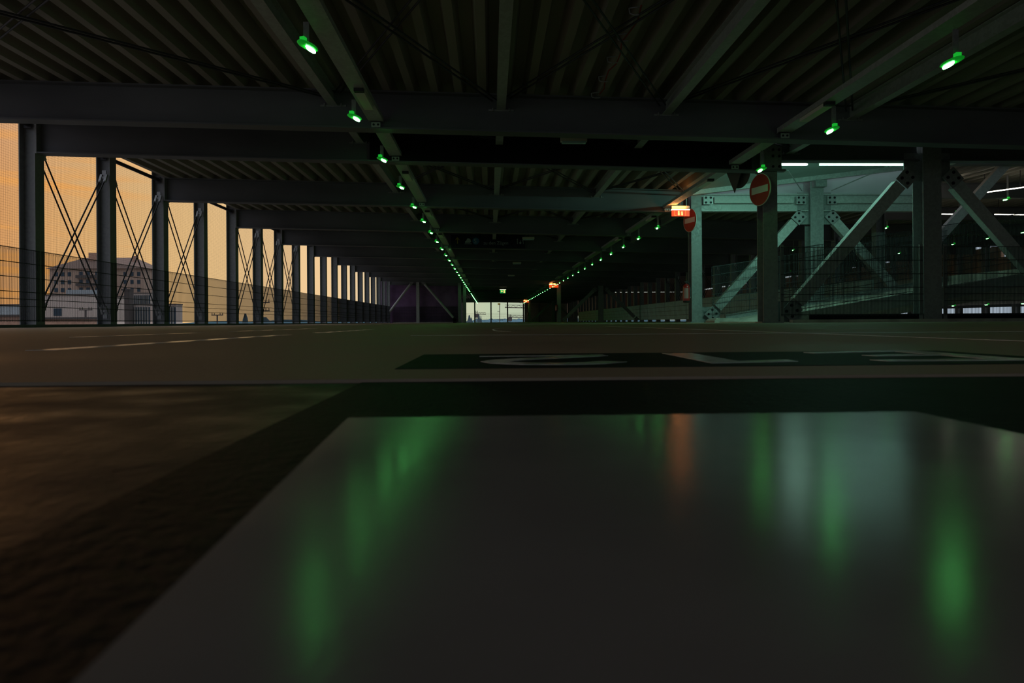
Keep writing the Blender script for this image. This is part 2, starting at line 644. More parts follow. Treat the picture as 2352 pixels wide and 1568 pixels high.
def ceiling_cross(x0, x1, y0, y1, label):
    zf = lambda x: 3.52 - TILT * x
    o = thing('ceiling_brace', ((x0 + x1) / 2, (y0 + y1) / 2, zf((x0 + x1) / 2)), label, 'brace', 'ceiling rod crosses')
    for pa, pb in (((x0, y0), (x1, y1)), ((x0, y1), (x1, y0))):
        lift = 0 if pb[1] > pa[1] else .05
        dd = Vector((pb[0] - pa[0], pb[1] - pa[1], 0)).normalized()
        for q in (-.045, .045):
            ox, oy = -dd.y * q, dd.x * q
            MB().tube((pa[0] + ox, pa[1] + oy, zf(pa[0]) + lift), (pb[0] + ox, pb[1] + oy, zf(pb[0]) + lift), .014, 6).build('tension_rod', 'rod', o, rebase=o.location)
    return o


cells = [(-8.35, -2.55, 'beside the window side'), (-2.35, .10, 'left of the lane middle'), (.30, 2.75, 'right of the lane middle'),
         (2.95, 5.75, 'above the right lamp row'), (5.95, 9.6, 'above the dark right edge')]
for x0, x1, w in cells:
    ceiling_cross(x0, x1, 5.7, 10.70, 'crossed ceiling rods in the nearest bay, %s' % w)
for k, (ya, yb) in enumerate(((13.3, 17.95), (18.3, 22.95), (23.3, 27.95))):
    for x0, x1, w in cells[1:4]:
        ceiling_cross(x0, min(x1, 5.2) if k == 0 else x1, ya, yb, 'crossed ceiling rods %s, %s bay past the black board' % (w, ORD[k]))
for x0, x1, w in cells[1:4]:
    ceiling_cross(x0, x1, 11.05, 12.95, 'crossed ceiling rods between the first two beams, %s' % w)

# ------------------------------------------------------------------ green bay lamps


def make_lamp(side, top):
    r = bpy.data.objects.new('indicator_lamp', None)
    r.empty_display_size = .05
    col.objects.link(r)
    s = 1 if side == 'left' else -1
    MB().box(-.03, .03, -.06, -.052, .02, top).build('hanger', 'galvanised', r)
    rot = Matrix.Rotation(math.radians(-16 if side == 'left' else -2), 4, 'Z')
    MB().lathe([(.02, .020), (.07, .018), (.088, .010), (.09, .004), (.075, -.003), (.02, -.004)], 24, sx=.86, sy=1.85).xform(rot).build('rim', 'lamp_glow', r)
    MB().box(-.026, .026, -.115, -.060, .0, .062).xform(rot).build('sensor_box', 'lamp_box', r)
    MB().lathe([(.005, -.026), (.036, -.024), (.042, -.014), (.042, -.002)], 20, sx=.54, sy=2.25, c=(0, .060, 0)).xform(rot).build('lens', 'lamp_core', r)
    return r


LAMP = {}
for side, (x, z, n) in {'left': (-1.90, 2.965, 40), 'right': (4.83, 2.725, 37)}.items():
    proto = None
    for i in range(n):
        if side == 'right' and i in (3, 4, 32):
            continue
        if side == 'left' and i == 24:
            continue
        y = (7.26 if side == 'left' else 6.96) + 2.5 * i
        if proto is None:
            o = proto = make_lamp(side, .234 if side == 'left' else .318)
            nth = 0
        else:
            o = copy_tree(proto)
        o.location = (x, y, z)
        tag(o, 'glowing green bay lamp hanging in the %s row, %s from the camera' % (side, ORD[nth]), 'lamp', '%s row of green bay lamps' % side)
        nth += 1
    LAMP[side] = proto

# lamps of the split level decks to the right
UP = [(17.0, 21.9), (17.0, 24.2), (17.0, 28.7), (17.0, 30.8), (17.0, 37.7), (17.0, 46.7),
      (24.3, 30.3), (24.3, 32.5), (24.3, 35.0), (24.3, 39.7), (24.3, 44.4), (24.3, 54.4), (24.3, 61.6)]
LOW = [(24.3, 30.3, .74), (24.3, 32.6, .75), (24.3, 35.0, .75), (24.3, 54.0, 1.13), (24.3, 61.8, .71), (24.3, 66.7, 1.10), (24.3, 66.2, .72)]
pu, pl_ = make_lamp('right', .77), make_lamp('right', .22)
for k, (x, y) in enumerate(UP):
    o = pu if k == 0 else copy_tree(pu)
    o.location = (x, y, 3.98)
    tag(o, 'small green lamp over the raised deck, %s from the camera in its %s row' % (ORD[k] if x < 20 else ORD[k - 6], 'nearer' if x < 20 else 'farther'),
        'lamp', 'green lamps of the raised deck')
for k, (x, y, z) in enumerate(LOW):
    o = pl_ if k == 0 else copy_tree(pl_)
    o.location = (x, y, z)
    tag(o, 'small green lamp under the raised deck, low beside the floor, %s from the right edge' % ORD[k], 'lamp', 'green lamps of the lower deck')

# ------------------------------------------------------------------ unlit luminaires
for k, y in enumerate((12.0, 26.2, 37.2, 47.0, 59.5, 72.0, 84.5)):
    o = thing('ceiling_luminaire', (1.5, y, 3.25), 'unlit white strip luminaire across the lane middle, %s from the camera' % ORD[k], 'luminaire', 'unlit lane luminaires')
    zc = 3.25
    MB().box(1.27, 1.73, y - .06, y + .06, zc - .03, zc + .05).build('housing', 'batten_white', o, rebase=o.location)
    MB().box(1.29, 1.71, y - .045, y + .045, zc - .06, zc - .03).build('diffuser', 'panel_grey', o, rebase=o.location)
    MB().box(1.49, 1.51, y - .01, y + .01, zc + .05, zt(1.5)).build('hanger', 'rod', o, rebase=o.location)
for k, y in enumerate((9.65, 14.7, 19.7, 24.7)):
    for side, (x, z) in TRUNK.items():
        x = x - .05 if side == 'right' and x > 4.7 else x
        o = thing('batten_luminaire', (x + .02, y, z), 'unlit batten luminaire under the %s lamp trunking, %s from the camera' % (side, ORD[k]), 'luminaire', 'unlit battens under the trunking')
        MB().box(x - .045, x + .085, y - .36, y + .36, z - .05, z - .001).build('housing', 'batten_white', o, rebase=o.location)
        MB().box(x - .045, x + .085, y - .44, y - .36, z - .045, z - .001).build('end_box', 'black_plastic', o, rebase=o.location)

# red data cable with its hooks between two ribs
o = thing('hung_cable', (1.75, 9.0, 3.5), 'red cable hanging in wire hooks under the ceiling ribs above the lane', 'cable')
pts = [(1.72 + .03 * math.sin(i * 1.7), 7.6 + i * .33, 3.565 + .02 * math.cos(i * 2.1)) for i in range(10)]
MB().path(pts, .010, 6).build('cable', 'cable_red', o, rebase=o.location)
for i in range(5):
    y = 7.7 + i * .72
    MB().path([(1.75, y, 3.62), (1.60, y, 3.60), (1.61, y, 3.54), (1.66, y, 3.525), (1.74, y, 3.53)], .008, 6).build('wire_hook', 'hook', o, rebase=o.location)

# long black board on the second beam, with the direction sign farther on
o = thing('beam_board', (1.35, 12.96, 3.0), 'long blank black board covering the middle of the second ceiling beam', 'board')
bd = MB()
x0, x1, y = -2.25, 5.05, 12.965
vv = [(x, yy, f(x)) for f in (lambda x: zb(x) + .03, lambda x: zt(x) - .03) for yy in (y, y + .03) for x in (x0, x1)]
bd.add(vv, [(0, 2, 3, 1), (4, 5, 7, 6), (0, 1, 5, 4), (2, 6, 7, 3), (0, 4, 6, 2), (1, 3, 7, 5)])
bd.build('board', 'black_board', o, rebase=o.location)

# ------------------------------------------------------------------ writing helper


def text_mesh(body, size, m, name, parent, mtx):
    cu = bpy.data.curves.new('lettering', 'FONT')
    cu.body = body
    cu.size = size
    cu.extrude = .002
    to = bpy.data.objects.new('lettering', cu)
    col.objects.link(to)
    dg = bpy.context.evaluated_depsgraph_get()
    me = bpy.data.meshes.new_from_object(to.evaluated_get(dg))
    bpy.data.objects.remove(to)
    me.transform(mtx)
    me.materials.clear()
    me.materials.append(M[m])
    o_ = bpy.data.objects.new(name, me)
    col.objects.link(o_)
    o_.parent = parent
    return o_


FACE = Matrix.Rotation(PI / 2, 4, 'X')          # text lying in XY stands up and looks to -Y


def disc(mb, cx, cz, r, y0, y1, n=28):
    return mb.prism([(cx + r * math.cos(2 * PI * i / n), cz + r * math.sin(2 * PI * i / n)) for i in range(n)], 'y', y0, y1)


# direction sign to the trains on the fifth beam
o = thing('direction_sign', (0, 27.86, 3.28), 'dark overhead direction sign reading zu den Zügen with yellow arrow and pictograms', 'sign')
MB().box(-1.55, 1.45, -.03, .0, -.22, .32).build('sign_board', 'sign_dark', o)
a = MB()
a.box(-1.31, -1.28, -.035, -.03, -.03, .22)
a.prism([(-1.38, .13), (-1.295, .24), (-1.21, .13), (-1.235, .11), (-1.295, .19), (-1.355, .11)], 'y', -.035, -.03)
a.build('arrow', 'sign_yellow', o)
t_ = MB()
t_.prism([(-.98, .0), (-.78, .0), (-.74, .06), (-.78, .16), (-.88, .19), (-.93, .10), (-.99, .04)], 'y', -.035, -.03)
t_.box(-1.0, -.72, -.035, -.03, -.05, -.03)
t_.build('train_pictogram', 'sign_text', o)
rd = disc(MB(), -.55, .07, .14, -.035, -.03).build('line_roundel', 'sign_blue', o)
text_mesh('S', .26, 'sign_text', 'roundel_letter', rd, Matrix.Translation((-.635, -.036, -.02)) @ FACE)
text_mesh('zu den Zügen', .185, 'sign_text', 'lettering', o, Matrix.Translation((-.24, -.032, -.07)) @ FACE)
ic = MB()
ic.box(1.13, 1.16, -.035, -.03, -.05, .10)
disc(ic, 1.145, .135, .025, -.035, -.03, 12)
ic.build('lift_pictogram', 'sign_text', o)
ic = MB()
disc(ic, 1.265, -.01, .045, -.035, -.03, 14)
ic.box(1.25, 1.27, -.035, -.03, .02, .10)
ic.build('wheelchair_pictogram', 'sign_text', o)
ic = MB().prism([(1.34, .10), (1.38, .12), (1.40, -.05), (1.38, -.05), (1.37, .04)], 'y', -.035, -.03)
ic.build('walker_pictogram', 'sign_text', o)

# ------------------------------------------------------------------ right column line and the two braced ramp frames
FR = {'near': (13.1, 5.40, 8.57, 11.75), 'far': (18.1, 5.50, 8.74, 11.95), 'third': (53.1, 5.40, 8.68, 11.9), 'fourth': (93.1, 5.40, 8.68, 11.9)}
CLAB = {'near': 'of the near ramp frame', 'far': 'of the far ramp frame', 'third': 'of the distant braced frame down the lane', 'fourth': 'of the most distant braced frame'}


def bolts(parent, c, d, sp, r=.022, y=0.0, th=.012, base=None):
    """2 x 2 bolt heads around c (x,z) with axis d (x,z)"""
    d = Vector((d[0], 0, d[1])).normalized()
    s = Vector((-d.z, 0, d.x))
    for i in (-1, 1):
        for j in (-1, 1):
            p = Vector((c[0], y, c[1])) + d * (i * sp) + s * (j * sp)
            one_bolt(parent, p, r, th, base)


def k_frame(key):
    y, xa, xb, xc = FR[key]
    full = key in ('near', 'far')
    m = 'galvanised' if key == 'near' else 'galvanised'
    top_l = zb(xa) if key != 'far' else 3.36
    # edge columns
    column(xa, y, zt(xa) if key == 'near' else (3.45 if full else zb(xa) - .01), 'tall steel lane-side column %s%s' % (CLAB[key], ' carrying a no entry sign' if full else ''),
           'ramp frame columns', along='y', m='galvanised', d=.30, b=.28)
    zc = 3.5 if key == 'near' else 4.5 if key == 'far' else zb(xb) - .01
    column(xb, y, zc, 'steel middle column %s between two leaning braces' % CLAB[key], 'ramp frame columns', along='y', d=.34, b=.36)
    column(xc, y, 3.45, 'steel outer column %s' % CLAB[key], 'ramp frame columns', along='y', d=.30, b=.28)
    # leaning braces with bolted plates
    for s, xe, w in ((-1, xa + .16, 'left'), (1, xc - .16, 'right')):
        p = Vector((xb + s * .34, y, 2.93 if full else 2.66))
        q = Vector((xe - s * .15, y, .10))
        d = (q - p).normalized()
        o = thing('diagonal_brace', q, '%s leaning steel brace %s' % (w, CLAB[key]), 'brace', 'ramp frame braces')
        a, b = p + d * .34, q - d * .40
        fl = MB()
        n = Vector((0, 1, 0))
        sd = d.cross(n)
        for k_ in (-1, 1):                                     # two flanges and a web
            fl.bar(a + n * (k_ * .075), b + n * (k_ * .075), .24, .014, up=(0, 1, 0))
        fl.bar(a, b, .014, .14, up=(0, 1, 0))
        fl.bar(a + sd * .113, b + sd * .113, .014, .16, up=(0, 1, 0))
        fl.bar(a - sd * .113, b - sd * .113, .014, .16, up=(0, 1, 0))
        fl.build('strut', 'galvanised_light' if key in ('near', 'far') else 'galvanised', o, rebase=o.location)
        for e, dd, nm in ((p, d, 'top'), (q, -d, 'foot')):
            pl = MB()
            c0, c1 = e + dd * .02, e + dd * .33
            pl.bar(c0 - n * .10, c1 - n * .10, .30, .02, up=(0, 1, 0))
            po = pl.build('splice_plate', 'hook' if key == 'far' else 'galvanised', o, rebase=o.location)
            bolts(po, ((c0 + c1) / 2).xz, dd.xz, .075, r=.032, y=y - .11, base=o.location)
        if full:
            g = MB().box(min(xe, xe - s * .5), max(xe, xe - s * .5), y - .012, y + .012, .02, .42)
            g.build('foot_gusset', 'galvanised', o, rebase=o.location)
    # gusset at the middle column
    if full:
        o = thing('gusset_plate', (xb, y, 2.7), 'large gusset plate at the head of the middle column %s' % CLAB[key], 'gusset plate')
        MB().box(xb - .46, xb + .46, y - .012, y + .012, 2.62 if key == 'far' else 2.75, 3.48 if key == 'far' else 3.3).build('plate', 'galvanised', o, rebase=o.location)


for key in FR:
    k_frame(key)

# level beams of the two ramp frames
for key, (z0, z1), nm in (('near', (3.13, 3.52), 'near'), ('far', (2.96, 3.42), 'far')):
    y, xa, xb, xc = FR[key]
    for xs, xe, w in ((xa + .16, xb - .2, 'left'), (xb + .2, xc - .16, 'right')):
        o = thing('frame_beam', ((xs + xe) / 2, y, z0), 'level steel beam in the %s half of the %s ramp frame' % (w, nm), 'beam', 'ramp frame beams')
        i_beam_x(xs, xe, y, lambda x: z0, lambda x: z1, fl=.11).build('girder', 'beam_steel' if key == 'near' else 'galvanised_light', o, rebase=o.location)
        if key == 'far':
            MB().box(xs + .32, xe - .42 if w == 'left' else xe - .3, y - .16, y - .06, 3.17, 3.33).build('tie_strut', 'galvanised_light', o, rebase=o.location)
            for c in (xs + .16, xe - .22) if w == 'left' else (xs + .22, xe - .16):
                po = MB().box(c - .13, c + .13, y - .155, y - .135, 3.14, 3.36).build('splice_plate', 'hook', o, rebase=o.location)
                bolts(po, (c, 3.25), (1, 0), .065, r=.031, y=y - .155, base=o.location)
# black bolts of the head plate on the near column
o = thing('head_plate', (5.40, 12.93, 3.0), 'bolted head plate where the second beam meets the near lane-side column', 'head plate')
po = MB().box(5.20, 5.62, 12.93, 12.95, 2.94, 3.42).build('plate', 'galvanised', o, rebase=o.location)
for x in (5.25, 5.45, 5.57):
    for z in (3.0, 3.2, 3.32):
        one_bolt(po, (x, 12.93, z), .026, base=o.location)
MB().box(5.12, 5.68, 12.88, 13.0, 2.90, 2.94).build('seat', 'beam_steel', o, rebase=o.location)

# ------------------------------------------------------------------ traffic signs
ry = math.radians(-76)


def no_entry(x, y, z, label, post_x):
    o = thing('no_entry_sign', (x, y, z), label, 'traffic sign', 'no entry signs')
    tilt = Matrix.Rotation(math.radians(-74), 4, 'Z')
    d = disc(MB(), 0, 0, .30, -.012, .0, 40)
    d.xform(tilt).build('disc', 'sign_red', o)
    MB().box(-.235, .235, -.017, -.012, -.065, .065).xform(tilt).build('bar', 'sign_white', o)
    rim = MB()
    n = 40
    pts = [(math.cos(2 * PI * i / n), math.sin(2 * PI * i / n)) for i in range(n)]
    vv = [(px * r, yy, pz * r) for yy in (-.014, .006) for r in (.296, .306) for px, pz in pts]
    fs = []
    for i in range(n):
        j = (i + 1) % n
        fs += [(i, j, n + j, n + i), (2 * n + i, 3 * n + i, 3 * n + j, 2 * n + j), (n + i, n + j, 3 * n + j, 3 * n + i)]
    rim.add(vv, fs)
    rim.xform(tilt).build('rim', 'sign_white', o)
    br = MB().box(.0, post_x - x, .02, .04, -.10, -.07).box(.0, post_x - x, .02, .04, .07, .10)
    br.build('bracket', 'galvanised', o)
    return o


no_entry(5.17, 12.86, 2.54, 'round red no entry sign with white bar on the near lane-side column', 5.26)
no_entry(5.285, 17.80, 2.69, 'round red no entry sign with white bar on the second lane-side column', 5.37)
# backs of two more signs hung under the ramp opening
o = thing('hanging_sign', (5.06, 13.6, 3.01), 'dark back of a round sign hanging behind the second beam', 'traffic sign')
disc(MB(), 0, 0, .30, -.01, .0, 36).xform(Matrix.Rotation(math.radians(-70), 4, 'Z')).build('disc', 'sign_back', o)
MB().box(-.02, .02, .0, .02, .1, .53).build('hanger', 'rod', o)
o = thing('hanging_sign', (4.96, 13.62, 2.98), 'dark back of a triangular sign hanging point down behind the second beam', 'traffic sign')
MB().prism([(-.4, .33), (.4, .33), (0, -.36)], 'y', -.01, 0).xform(Matrix.Rotation(math.radians(-75), 4, 'Z')).build('triangle', 'sign_back', o)
MB().box(-.02, .02, .0, .02, .3, .56).build('hanger', 'rod', o)


# lit red sign for the fire extinguisher, hung across the lane side
def fire_sign(x, y, z, label, w=.46, h=.155):
    o = thing('fire_point_sign', (x, y, z), label, 'sign', 'lit red fire point signs')
    MB().box(-w / 2, w / 2, -.02, .02, -h / 2, h / 2).build('face', 'glow_red', o)
    MB().box(-w / 2 - .01, w / 2 + .01, -.024, .024, h / 2, h / 2 + .022).build('light_edge', 'glow_white', o)
    MB().box(-w / 2, w / 2, -.03, .03, h / 2 + .022, h / 2 + .11).build('housing', 'batten_white', o)
    p = MB()
    p.box(-.165, -.158, -.024, -.02, -.06, .06)
    p.box(-.165, -.11, -.024, -.02, -.062, -.055)
    p.box(.125, .131, -.024, -.02, -.06, .06)
    p.build('frame_line', 'glow_orange', o)
    e = MB().prism([(-.075, -.055), (-.025, -.055), (-.025, .0), (-.035, .01), (-.025, .035), (-.04, .06), (-.06, .06), (-.08, .03), (-.065, .012), (-.075, .0)], 'y', -.024, -.02)
    e.build('extinguisher_pictogram', 'glow_yellow', o)
    e = MB().prism([(.02, -.055), (.055, -.055), (.06, -.01), (.045, .0), (.058, .03), (.03, .05), (.005, .025), (.02, .005), (.01, -.02)], 'y', -.024, -.02)
    e.build('flame_pictogram', 'glow_yellow', o)
    MB().box(-.01, .01, -.01, .01, h / 2 + .11, h / 2 + .30).build('hanger', 'rod', o)
    la = bpy.data.lights.new('sign_light', 'AREA')
    la.shape = 'RECTANGLE'
    la.size, la.size_y = .4, .04
    la.energy = 2.2
    la.color = (1, .32, .07)
    lo = bpy.data.objects.new('sign_light', la)
    col.objects.link(lo)
    lo.parent = o
    lo.location = (-.08, -.10, h / 2 + .05)
    lo.rotation_euler = (math.radians(150), 0, 0)
    return o


fire_sign(4.945, 17.5, 2.83, 'lit orange red fire extinguisher sign beside the second lane-side column')
fire_sign(4.945, 52.5, 2.78, 'far lit orange red fire sign hanging down the right lamp row', .7, .22)
fire_sign(4.945, 92.5, 2.78, 'smallest lit orange red fire sign at the far end of the right lamp row', .7, .22)

# green escape route sign far down the lane
o = thing('exit_sign', (1.13, 58.2, 2.66), 'small lit green escape route sign over the lane, far away', 'sign')
MB().box(-.24, .24, -.03, .03, -.16, .12).build('face', 'glow_green', o)
MB().box(-.26, .26, -.06, .06, .12, .16).build('light_edge', 'glow_white', o)
MB().prism([(-.18, .0), (-.10, -.10), (-.10, -.04), (-.02, -.04), (-.02, .04), (-.10, .04), (-.10, .10)], 'y', -.04, -.03).build('arrow', 'glow_yellow', o)
MB().box(.06, .18, -.04, -.03, -.13, .08).build('door_pictogram', 'glow_yellow', o)
MB().box(-.01, .01, -.01, .01, .17, .37).build('hanger', 'rod', o)


# fire extinguishers on the lane-side columns
def extinguisher(x, y, z, label):
    o = thing('fire_extinguisher', (x, y, z), label, 'fire extinguisher', 'red fire extinguishers')
    MB().lathe([(.06, .0), (.088, .01), (.09, .05)], 22).build('foot', 'black_plastic', o)
    MB().lathe([(.09, .05), (.09, .40), (.085, .435), (.06, .47), (.03, .49), (.022, .50)], 22).build('cylinder', 'ext_red', o)
    lb = MB()
    n = 9
    vv, fs = [], []
    for i in range(n):
        a = math.radians(-150 + i * 10)
        vv += [(.0915 * math.cos(a), .0915 * math.sin(a), .11), (.0915 * math.cos(a), .0915 * math.sin(a), .38)]
    fs = [(2 * i, 2 * i + 2, 2 * i + 3, 2 * i + 1) for i in range(n - 1)]
    lb.add(vv, fs).build('label', 'ext_label', o)
    MB().tube((0, 0, .49), (0, 0, .55), .02, 10).bar((-.05, 0, .55), (.06, 0, .575), .025, .016).bar((-.03, 0, .53), (.06, 0, .535), .025, .012).build('valve', 'black_plastic', o)
    MB().path([(.02, 0, .53), (.09, -.02, .50), (.11, -.02, .40), (.105, -.02, .15)], .011, 7).build('hose', 'black_plastic', o)
    MB().box(.05, .13, .05, .07, .12, .40).build('wall_bracket', 'galvanised', o)
    return o


extinguisher(5.19, 17.86, .53, 'red fire extinguisher with pale label on the second lane-side column')
extinguisher(5.17, 52.85, .85, 'far red fire extinguisher on the lane-side column of the distant braced frame')
extinguisher(5.17, 92.85, .85, 'farthest red fire extinguisher beside the bright end opening')

# ------------------------------------------------------------------ ramps
RX0, RX1 = 5.75, 12.15


def rz(x):
    return max(.02, .02 + (x - 5.9) * .165)


o = thing('ramp_slab', (9, 15.6, .02), 'dark concrete ramp climbing to the right between the two braced frames', 'ramp')
mb = MB()
prof = [(RX0, -.25), (RX1, rz(RX1) - .30), (RX1, rz(RX1)), (5.9, .02), (RX0, .02)]
mb.prism(prof, 'y', 13.75, 17.75)
mb.build('slab', 'concrete', o, rebase=o.location)
for yy in (13.70, 17.80):
    cu = MB()
    n0, n1 = 6.2, RX1
    vv = [(x, y, rz(x) + h) for h in (-.12, .13) for y in (yy - .06, yy + .06) for x in (n0, n1)]
    cu.add(vv, [(0, 2, 3, 1), (4, 5, 7, 6), (0, 1, 5, 4), (2, 6, 7, 3), (0, 4, 6, 2), (1, 3, 7, 5)])
    cu.build('kerb', 'galvanised', o, rebase=o.location)
# fences of the ramp
for yy, nm in ((13.85, 'near'), (17.65, 'far')):
    o = fence_mesh(6.3, along='x', slope=.150, h=1.28, rails=(0.02, .30, .43, .56, .82, 1.06, 1.28)).build('ramp_fence', 'wire')
    o.location = (5.80, yy, .17)
    tag(o, 'sloping wire mesh fence on the %s side of the ramp' % nm, 'fence', 'ramp fences')
# level fences in the near ramp frame
for k, (xa, xb) in enumerate(((5.58, 8.36), (8.78, 11.6))):
    o = fence_mesh(xb - xa, along='x', h=1.28, pitch=.0275).build('mesh_fence', 'wire')
    o.location = (xa, 12.90, .155)
    tag(o, 'level wire mesh fence in front of the ramp, %s of the near middle column' % ('left' if k == 0 else 'right'), 'fence', 'near frame fences')
    for x, e in ((xa + .03, 'left'), (xb - .03, 'right')):
        tag(MB().box(x - .03, x + .03, 12.915, 12.945, .0, 1.5).build('fence_post', 'galvanised', rebase=(x, 12.93, 0)),
            'flat post at the %s end of the level mesh %s of the near middle column' % (e, 'left' if k == 0 else 'right'), 'fence post', 'near frame fence posts')
# kerbs at the foot
tag(MB().box(5.72, 20, 12.72, 12.86, 0, .06).build('kerb', 'concrete', rebase=(9, 12.8, 0)), 'low concrete kerb along the near ramp frame', 'kerb', kind='thing')
n = 14
kp = [(5.62, .0), (5.62, .05), (5.68, .10), (5.78, .115), (6.25, .10), (6.30, .0)]
tag(MB().prism(kp, 'y', 16.9, 17.6).build('kerb_stone', 'concrete', rebase=(5.9, 17.2, 0)), 'rounded pale kerb stone at the foot of the second lane-side column', 'kerb stone')
# dark upstand under the near fence
tag(MB().box(6.15, 11.6, 12.945, 12.965, 0.0, .16).build('plinth', 'black_board', rebase=(8.6, 13.1, 0)), 'dark low plinth under the level mesh fence', 'plinth', kind='thing')

# upper ramp: smooth underside, edge girder, light strips


def uz(x):
    return 3.56 + (x - 6.13) * .118


o = thing('upper_ramp', (9, 15.7, 3.6), 'smooth pale underside of the upper ramp above the ramp opening', 'ramp')
vv = [(x, y, uz(x) + h) for h in (0, .22) for y in (13.35, 17.86) for x in (5.32, 12.4)]
MB().add(vv, [(0, 2, 3, 1), (4, 5, 7, 6), (0, 1, 5, 4), (2, 6, 7, 3), (0, 4, 6, 2), (1, 3, 7, 5)]).build('slab', 'ramp_under', o, rebase=o.location)
vv = [(x, y, uz(x) + h) for h in (-.12, -.002) for y in (17.70, 17.85) for x in (5.3, 12.4)]
MB().add(vv, [(0, 2, 3, 1), (4, 5, 7, 6), (0, 1, 5, 4), (2, 6, 7, 3), (0, 4, 6, 2), (1, 3, 7, 5)]).build('edge_girder', 'galvanised_light', o, rebase=o.location)
MB().box(8.6, 8.9, 17.70, 17.92, uz(8.7) - .30, uz(8.7) - .12).build('bracket', 'galvanised', o, rebase=o.location)
for s in (-1, 1):
    a = (8.74 + s * .40, 17.95, 3.50)
    b = (8.74 + s * 1.55, 16.2, uz(8.74 + s * 1.55) - .03)
    tag(MB().tube(a, b, .014, 6).build('tension_rod', 'hook', rebase=a), 'thin %s tension rod rising from the far gusset plate to the upper ramp' % ('left' if s < 0 else 'right'), 'rod', 'gusset rods')

tag(MB().box(5.34, 12.3, 18.36, 18.40, 3.43, 4.7).build('fascia_panel', 'ramp_under', rebase=(8.8, 18.4, 3.5)), 'smooth pale fascia panel behind the far ramp frame, above its level beams', 'panel')

for k, (xa, xb, m) in enumerate(((6.09, 6.72, 'led_tube'), (6.99, 8.82, 'led_tube_mid'))):
    o = thing('strip_light', ((xa + xb) / 2, 14.2, 3.33), 'lit %s strip light under the upper ramp, %s' % (('bright short', 'beside the near lane-side column') if k == 0 else ('long', 'right of the far middle column')), 'strip light', 'ramp strip lights')
    MB().box(xa, xb, 14.18, 14.22, 3.318, 3.345).build('tube', m, o, rebase=o.location)
    MB().box(xa, xb, 14.225, 14.26, 3.32, 3.40).build('housing', 'batten_white', o, rebase=o.location)
    hg = MB()
    for x in (xa + .1, xb - .1):
        hg.box(x - .01, x + .01, 14.23, 14.25, 3.40, uz(x) - .004)
    hg.build('hanger', 'rod', o, rebase=o.location)
    la = bpy.data.lights.new('strip_glow', 'AREA')
    la.shape = 'RECTANGLE'
    la.size, la.size_y = xb - xa, .05
    la.energy = 26.0 if k == 0 else 30.0
    la.color = (.36, 1, .74)
    lo = bpy.data.objects.new('strip_glow', la)
    col.objects.link(lo)
    lo.parent = o
    lo.location = (0, 0, -.03)
    lo.rotation_euler = (math.radians(33), 0, 0)

# ------------------------------------------------------------------ split level to the right
HALF = 1.20
structure('floor_raised', MB().box(12.2, 31.8, 8, END_Y + 4, HALF - .25, HALF), 'concrete', 'raised half level deck to the right of the ramp')
structure('floor_lower', MB().box(12.2, 31.8, 8, END_Y + 4, -2.35, -2.05), 'concrete', 'sunken half level deck to the right of the ramp')
cm = MB()
sheet(cm, 12.2, 31.9, 8, END_Y + 4, lambda x: 4.75)
structure('ceiling_raised', cm, 'deck_sheet', 'corrugated ceiling over the raised half level deck')
# low panels of the split level step
for k in range(28):
    y0 = 20.6 + 2.5 * k
    o = thing('step_panel', (11.8, y0 + 1.25, .15), 'grey low panel closing the split level step on the right, %s from the camera' % ORD[k], 'panel', 'split level panels')
    MB().box(11.78, 11.81, y0 + .04, y0 + 2.46, .14, 1.30).build('sheet', 'panel_grey', o, rebase=o.location)
    gl = MB()
    for z in (.14, .42, .70, .98, 1.30):
        gl.box(11.768, 11.78, y0 + .02, y0 + 2.48, z - .008, z + .008)
    gl.build('rail', 'wire', o, rebase=o.location)
for k in range(34):
    y = 20.6 + 2.5 * k
    if abs(y - 53.1) < .8 or abs(y - 93.1) < .8:
        continue
    column(XR, y, zb(XR) + .62, 'grey steel column on the split level step, %s from the camera' % ORD[k], 'split level columns', d=.28, b=.26)
for k in (0, 1, 3, 4, 5, 6, 8, 9):
    y = 20.6 + 2.5 * k
    cross_rods(XR + .02, y + .14, y + 2.36, 1.35, 2.75, 'crossed tension rods above the split level step, in the %s bay' % ORD[k], 'split level rod crosses')
# far outer wall line of the right decks
for k in range(30):
    y = 20.0 + 2.5 * k
    column(31.6, y, 4.75, 'far outer column of the right decks, %s from the camera' % ORD[k], 'far outer columns', z0=-2.05, d=.34, b=.30)
o = MB().box(31.45, 31.62, 8, END_Y + 4, HALF - .42, HALF)
structure('trim_2', o, 'beam_steel', 'edge beam of the raised half level deck on the far outer side')
fp2 = fence_mesh(2.44, pitch=.06, w=.02).build('mesh_fence', 'wire')
for k in range(28):
    o = fp2 if k == 0 else fp2.copy()
    if k:
        col.objects.link(o)
    o.location = (31.40, 20.03 + 2.5 * k, HALF + .1)
    tag(o, 'mesh guard panel at the far outer side of the raised deck, %s from the camera' % ORD[k], 'fence', 'far outer fence panels')
for k, (ya, yb) in enumerate(((8, 40.8), (41.7, END_Y + 4))):
    structure('wall_right', MB().box(32.0, 32.2, ya, yb, HALF, 4.62), 'outer_wall', 'brown outer wall of the raised right deck, %s piece' % ('nearer' if k == 0 else 'farther'))
structure('wall_right', MB().box(32.0, 32.2, 40.8, 41.7, HALF, 3.9), 'outer_wall', 'brown outer wall of the raised right deck, low piece under a gap')
structure('wall_end_raised', MB().box(12.3, 32.2, END_Y + 4, END_Y + 4.2, HALF, 4.7), 'outer_wall', 'brown end wall of the raised right deck')
structure('wall_end_right', MB().box(5.42, 12.1, END_Y + .2, END_Y + .4, 0, 3.9), 'concrete', 'dim end wall right of the bright end opening')
structure('wall_end_far_left', MB().box(-9, -3.74, END_Y + .2, END_Y + .4, 0, 3.9), 'concrete', 'dim end wall left of the bright end opening')
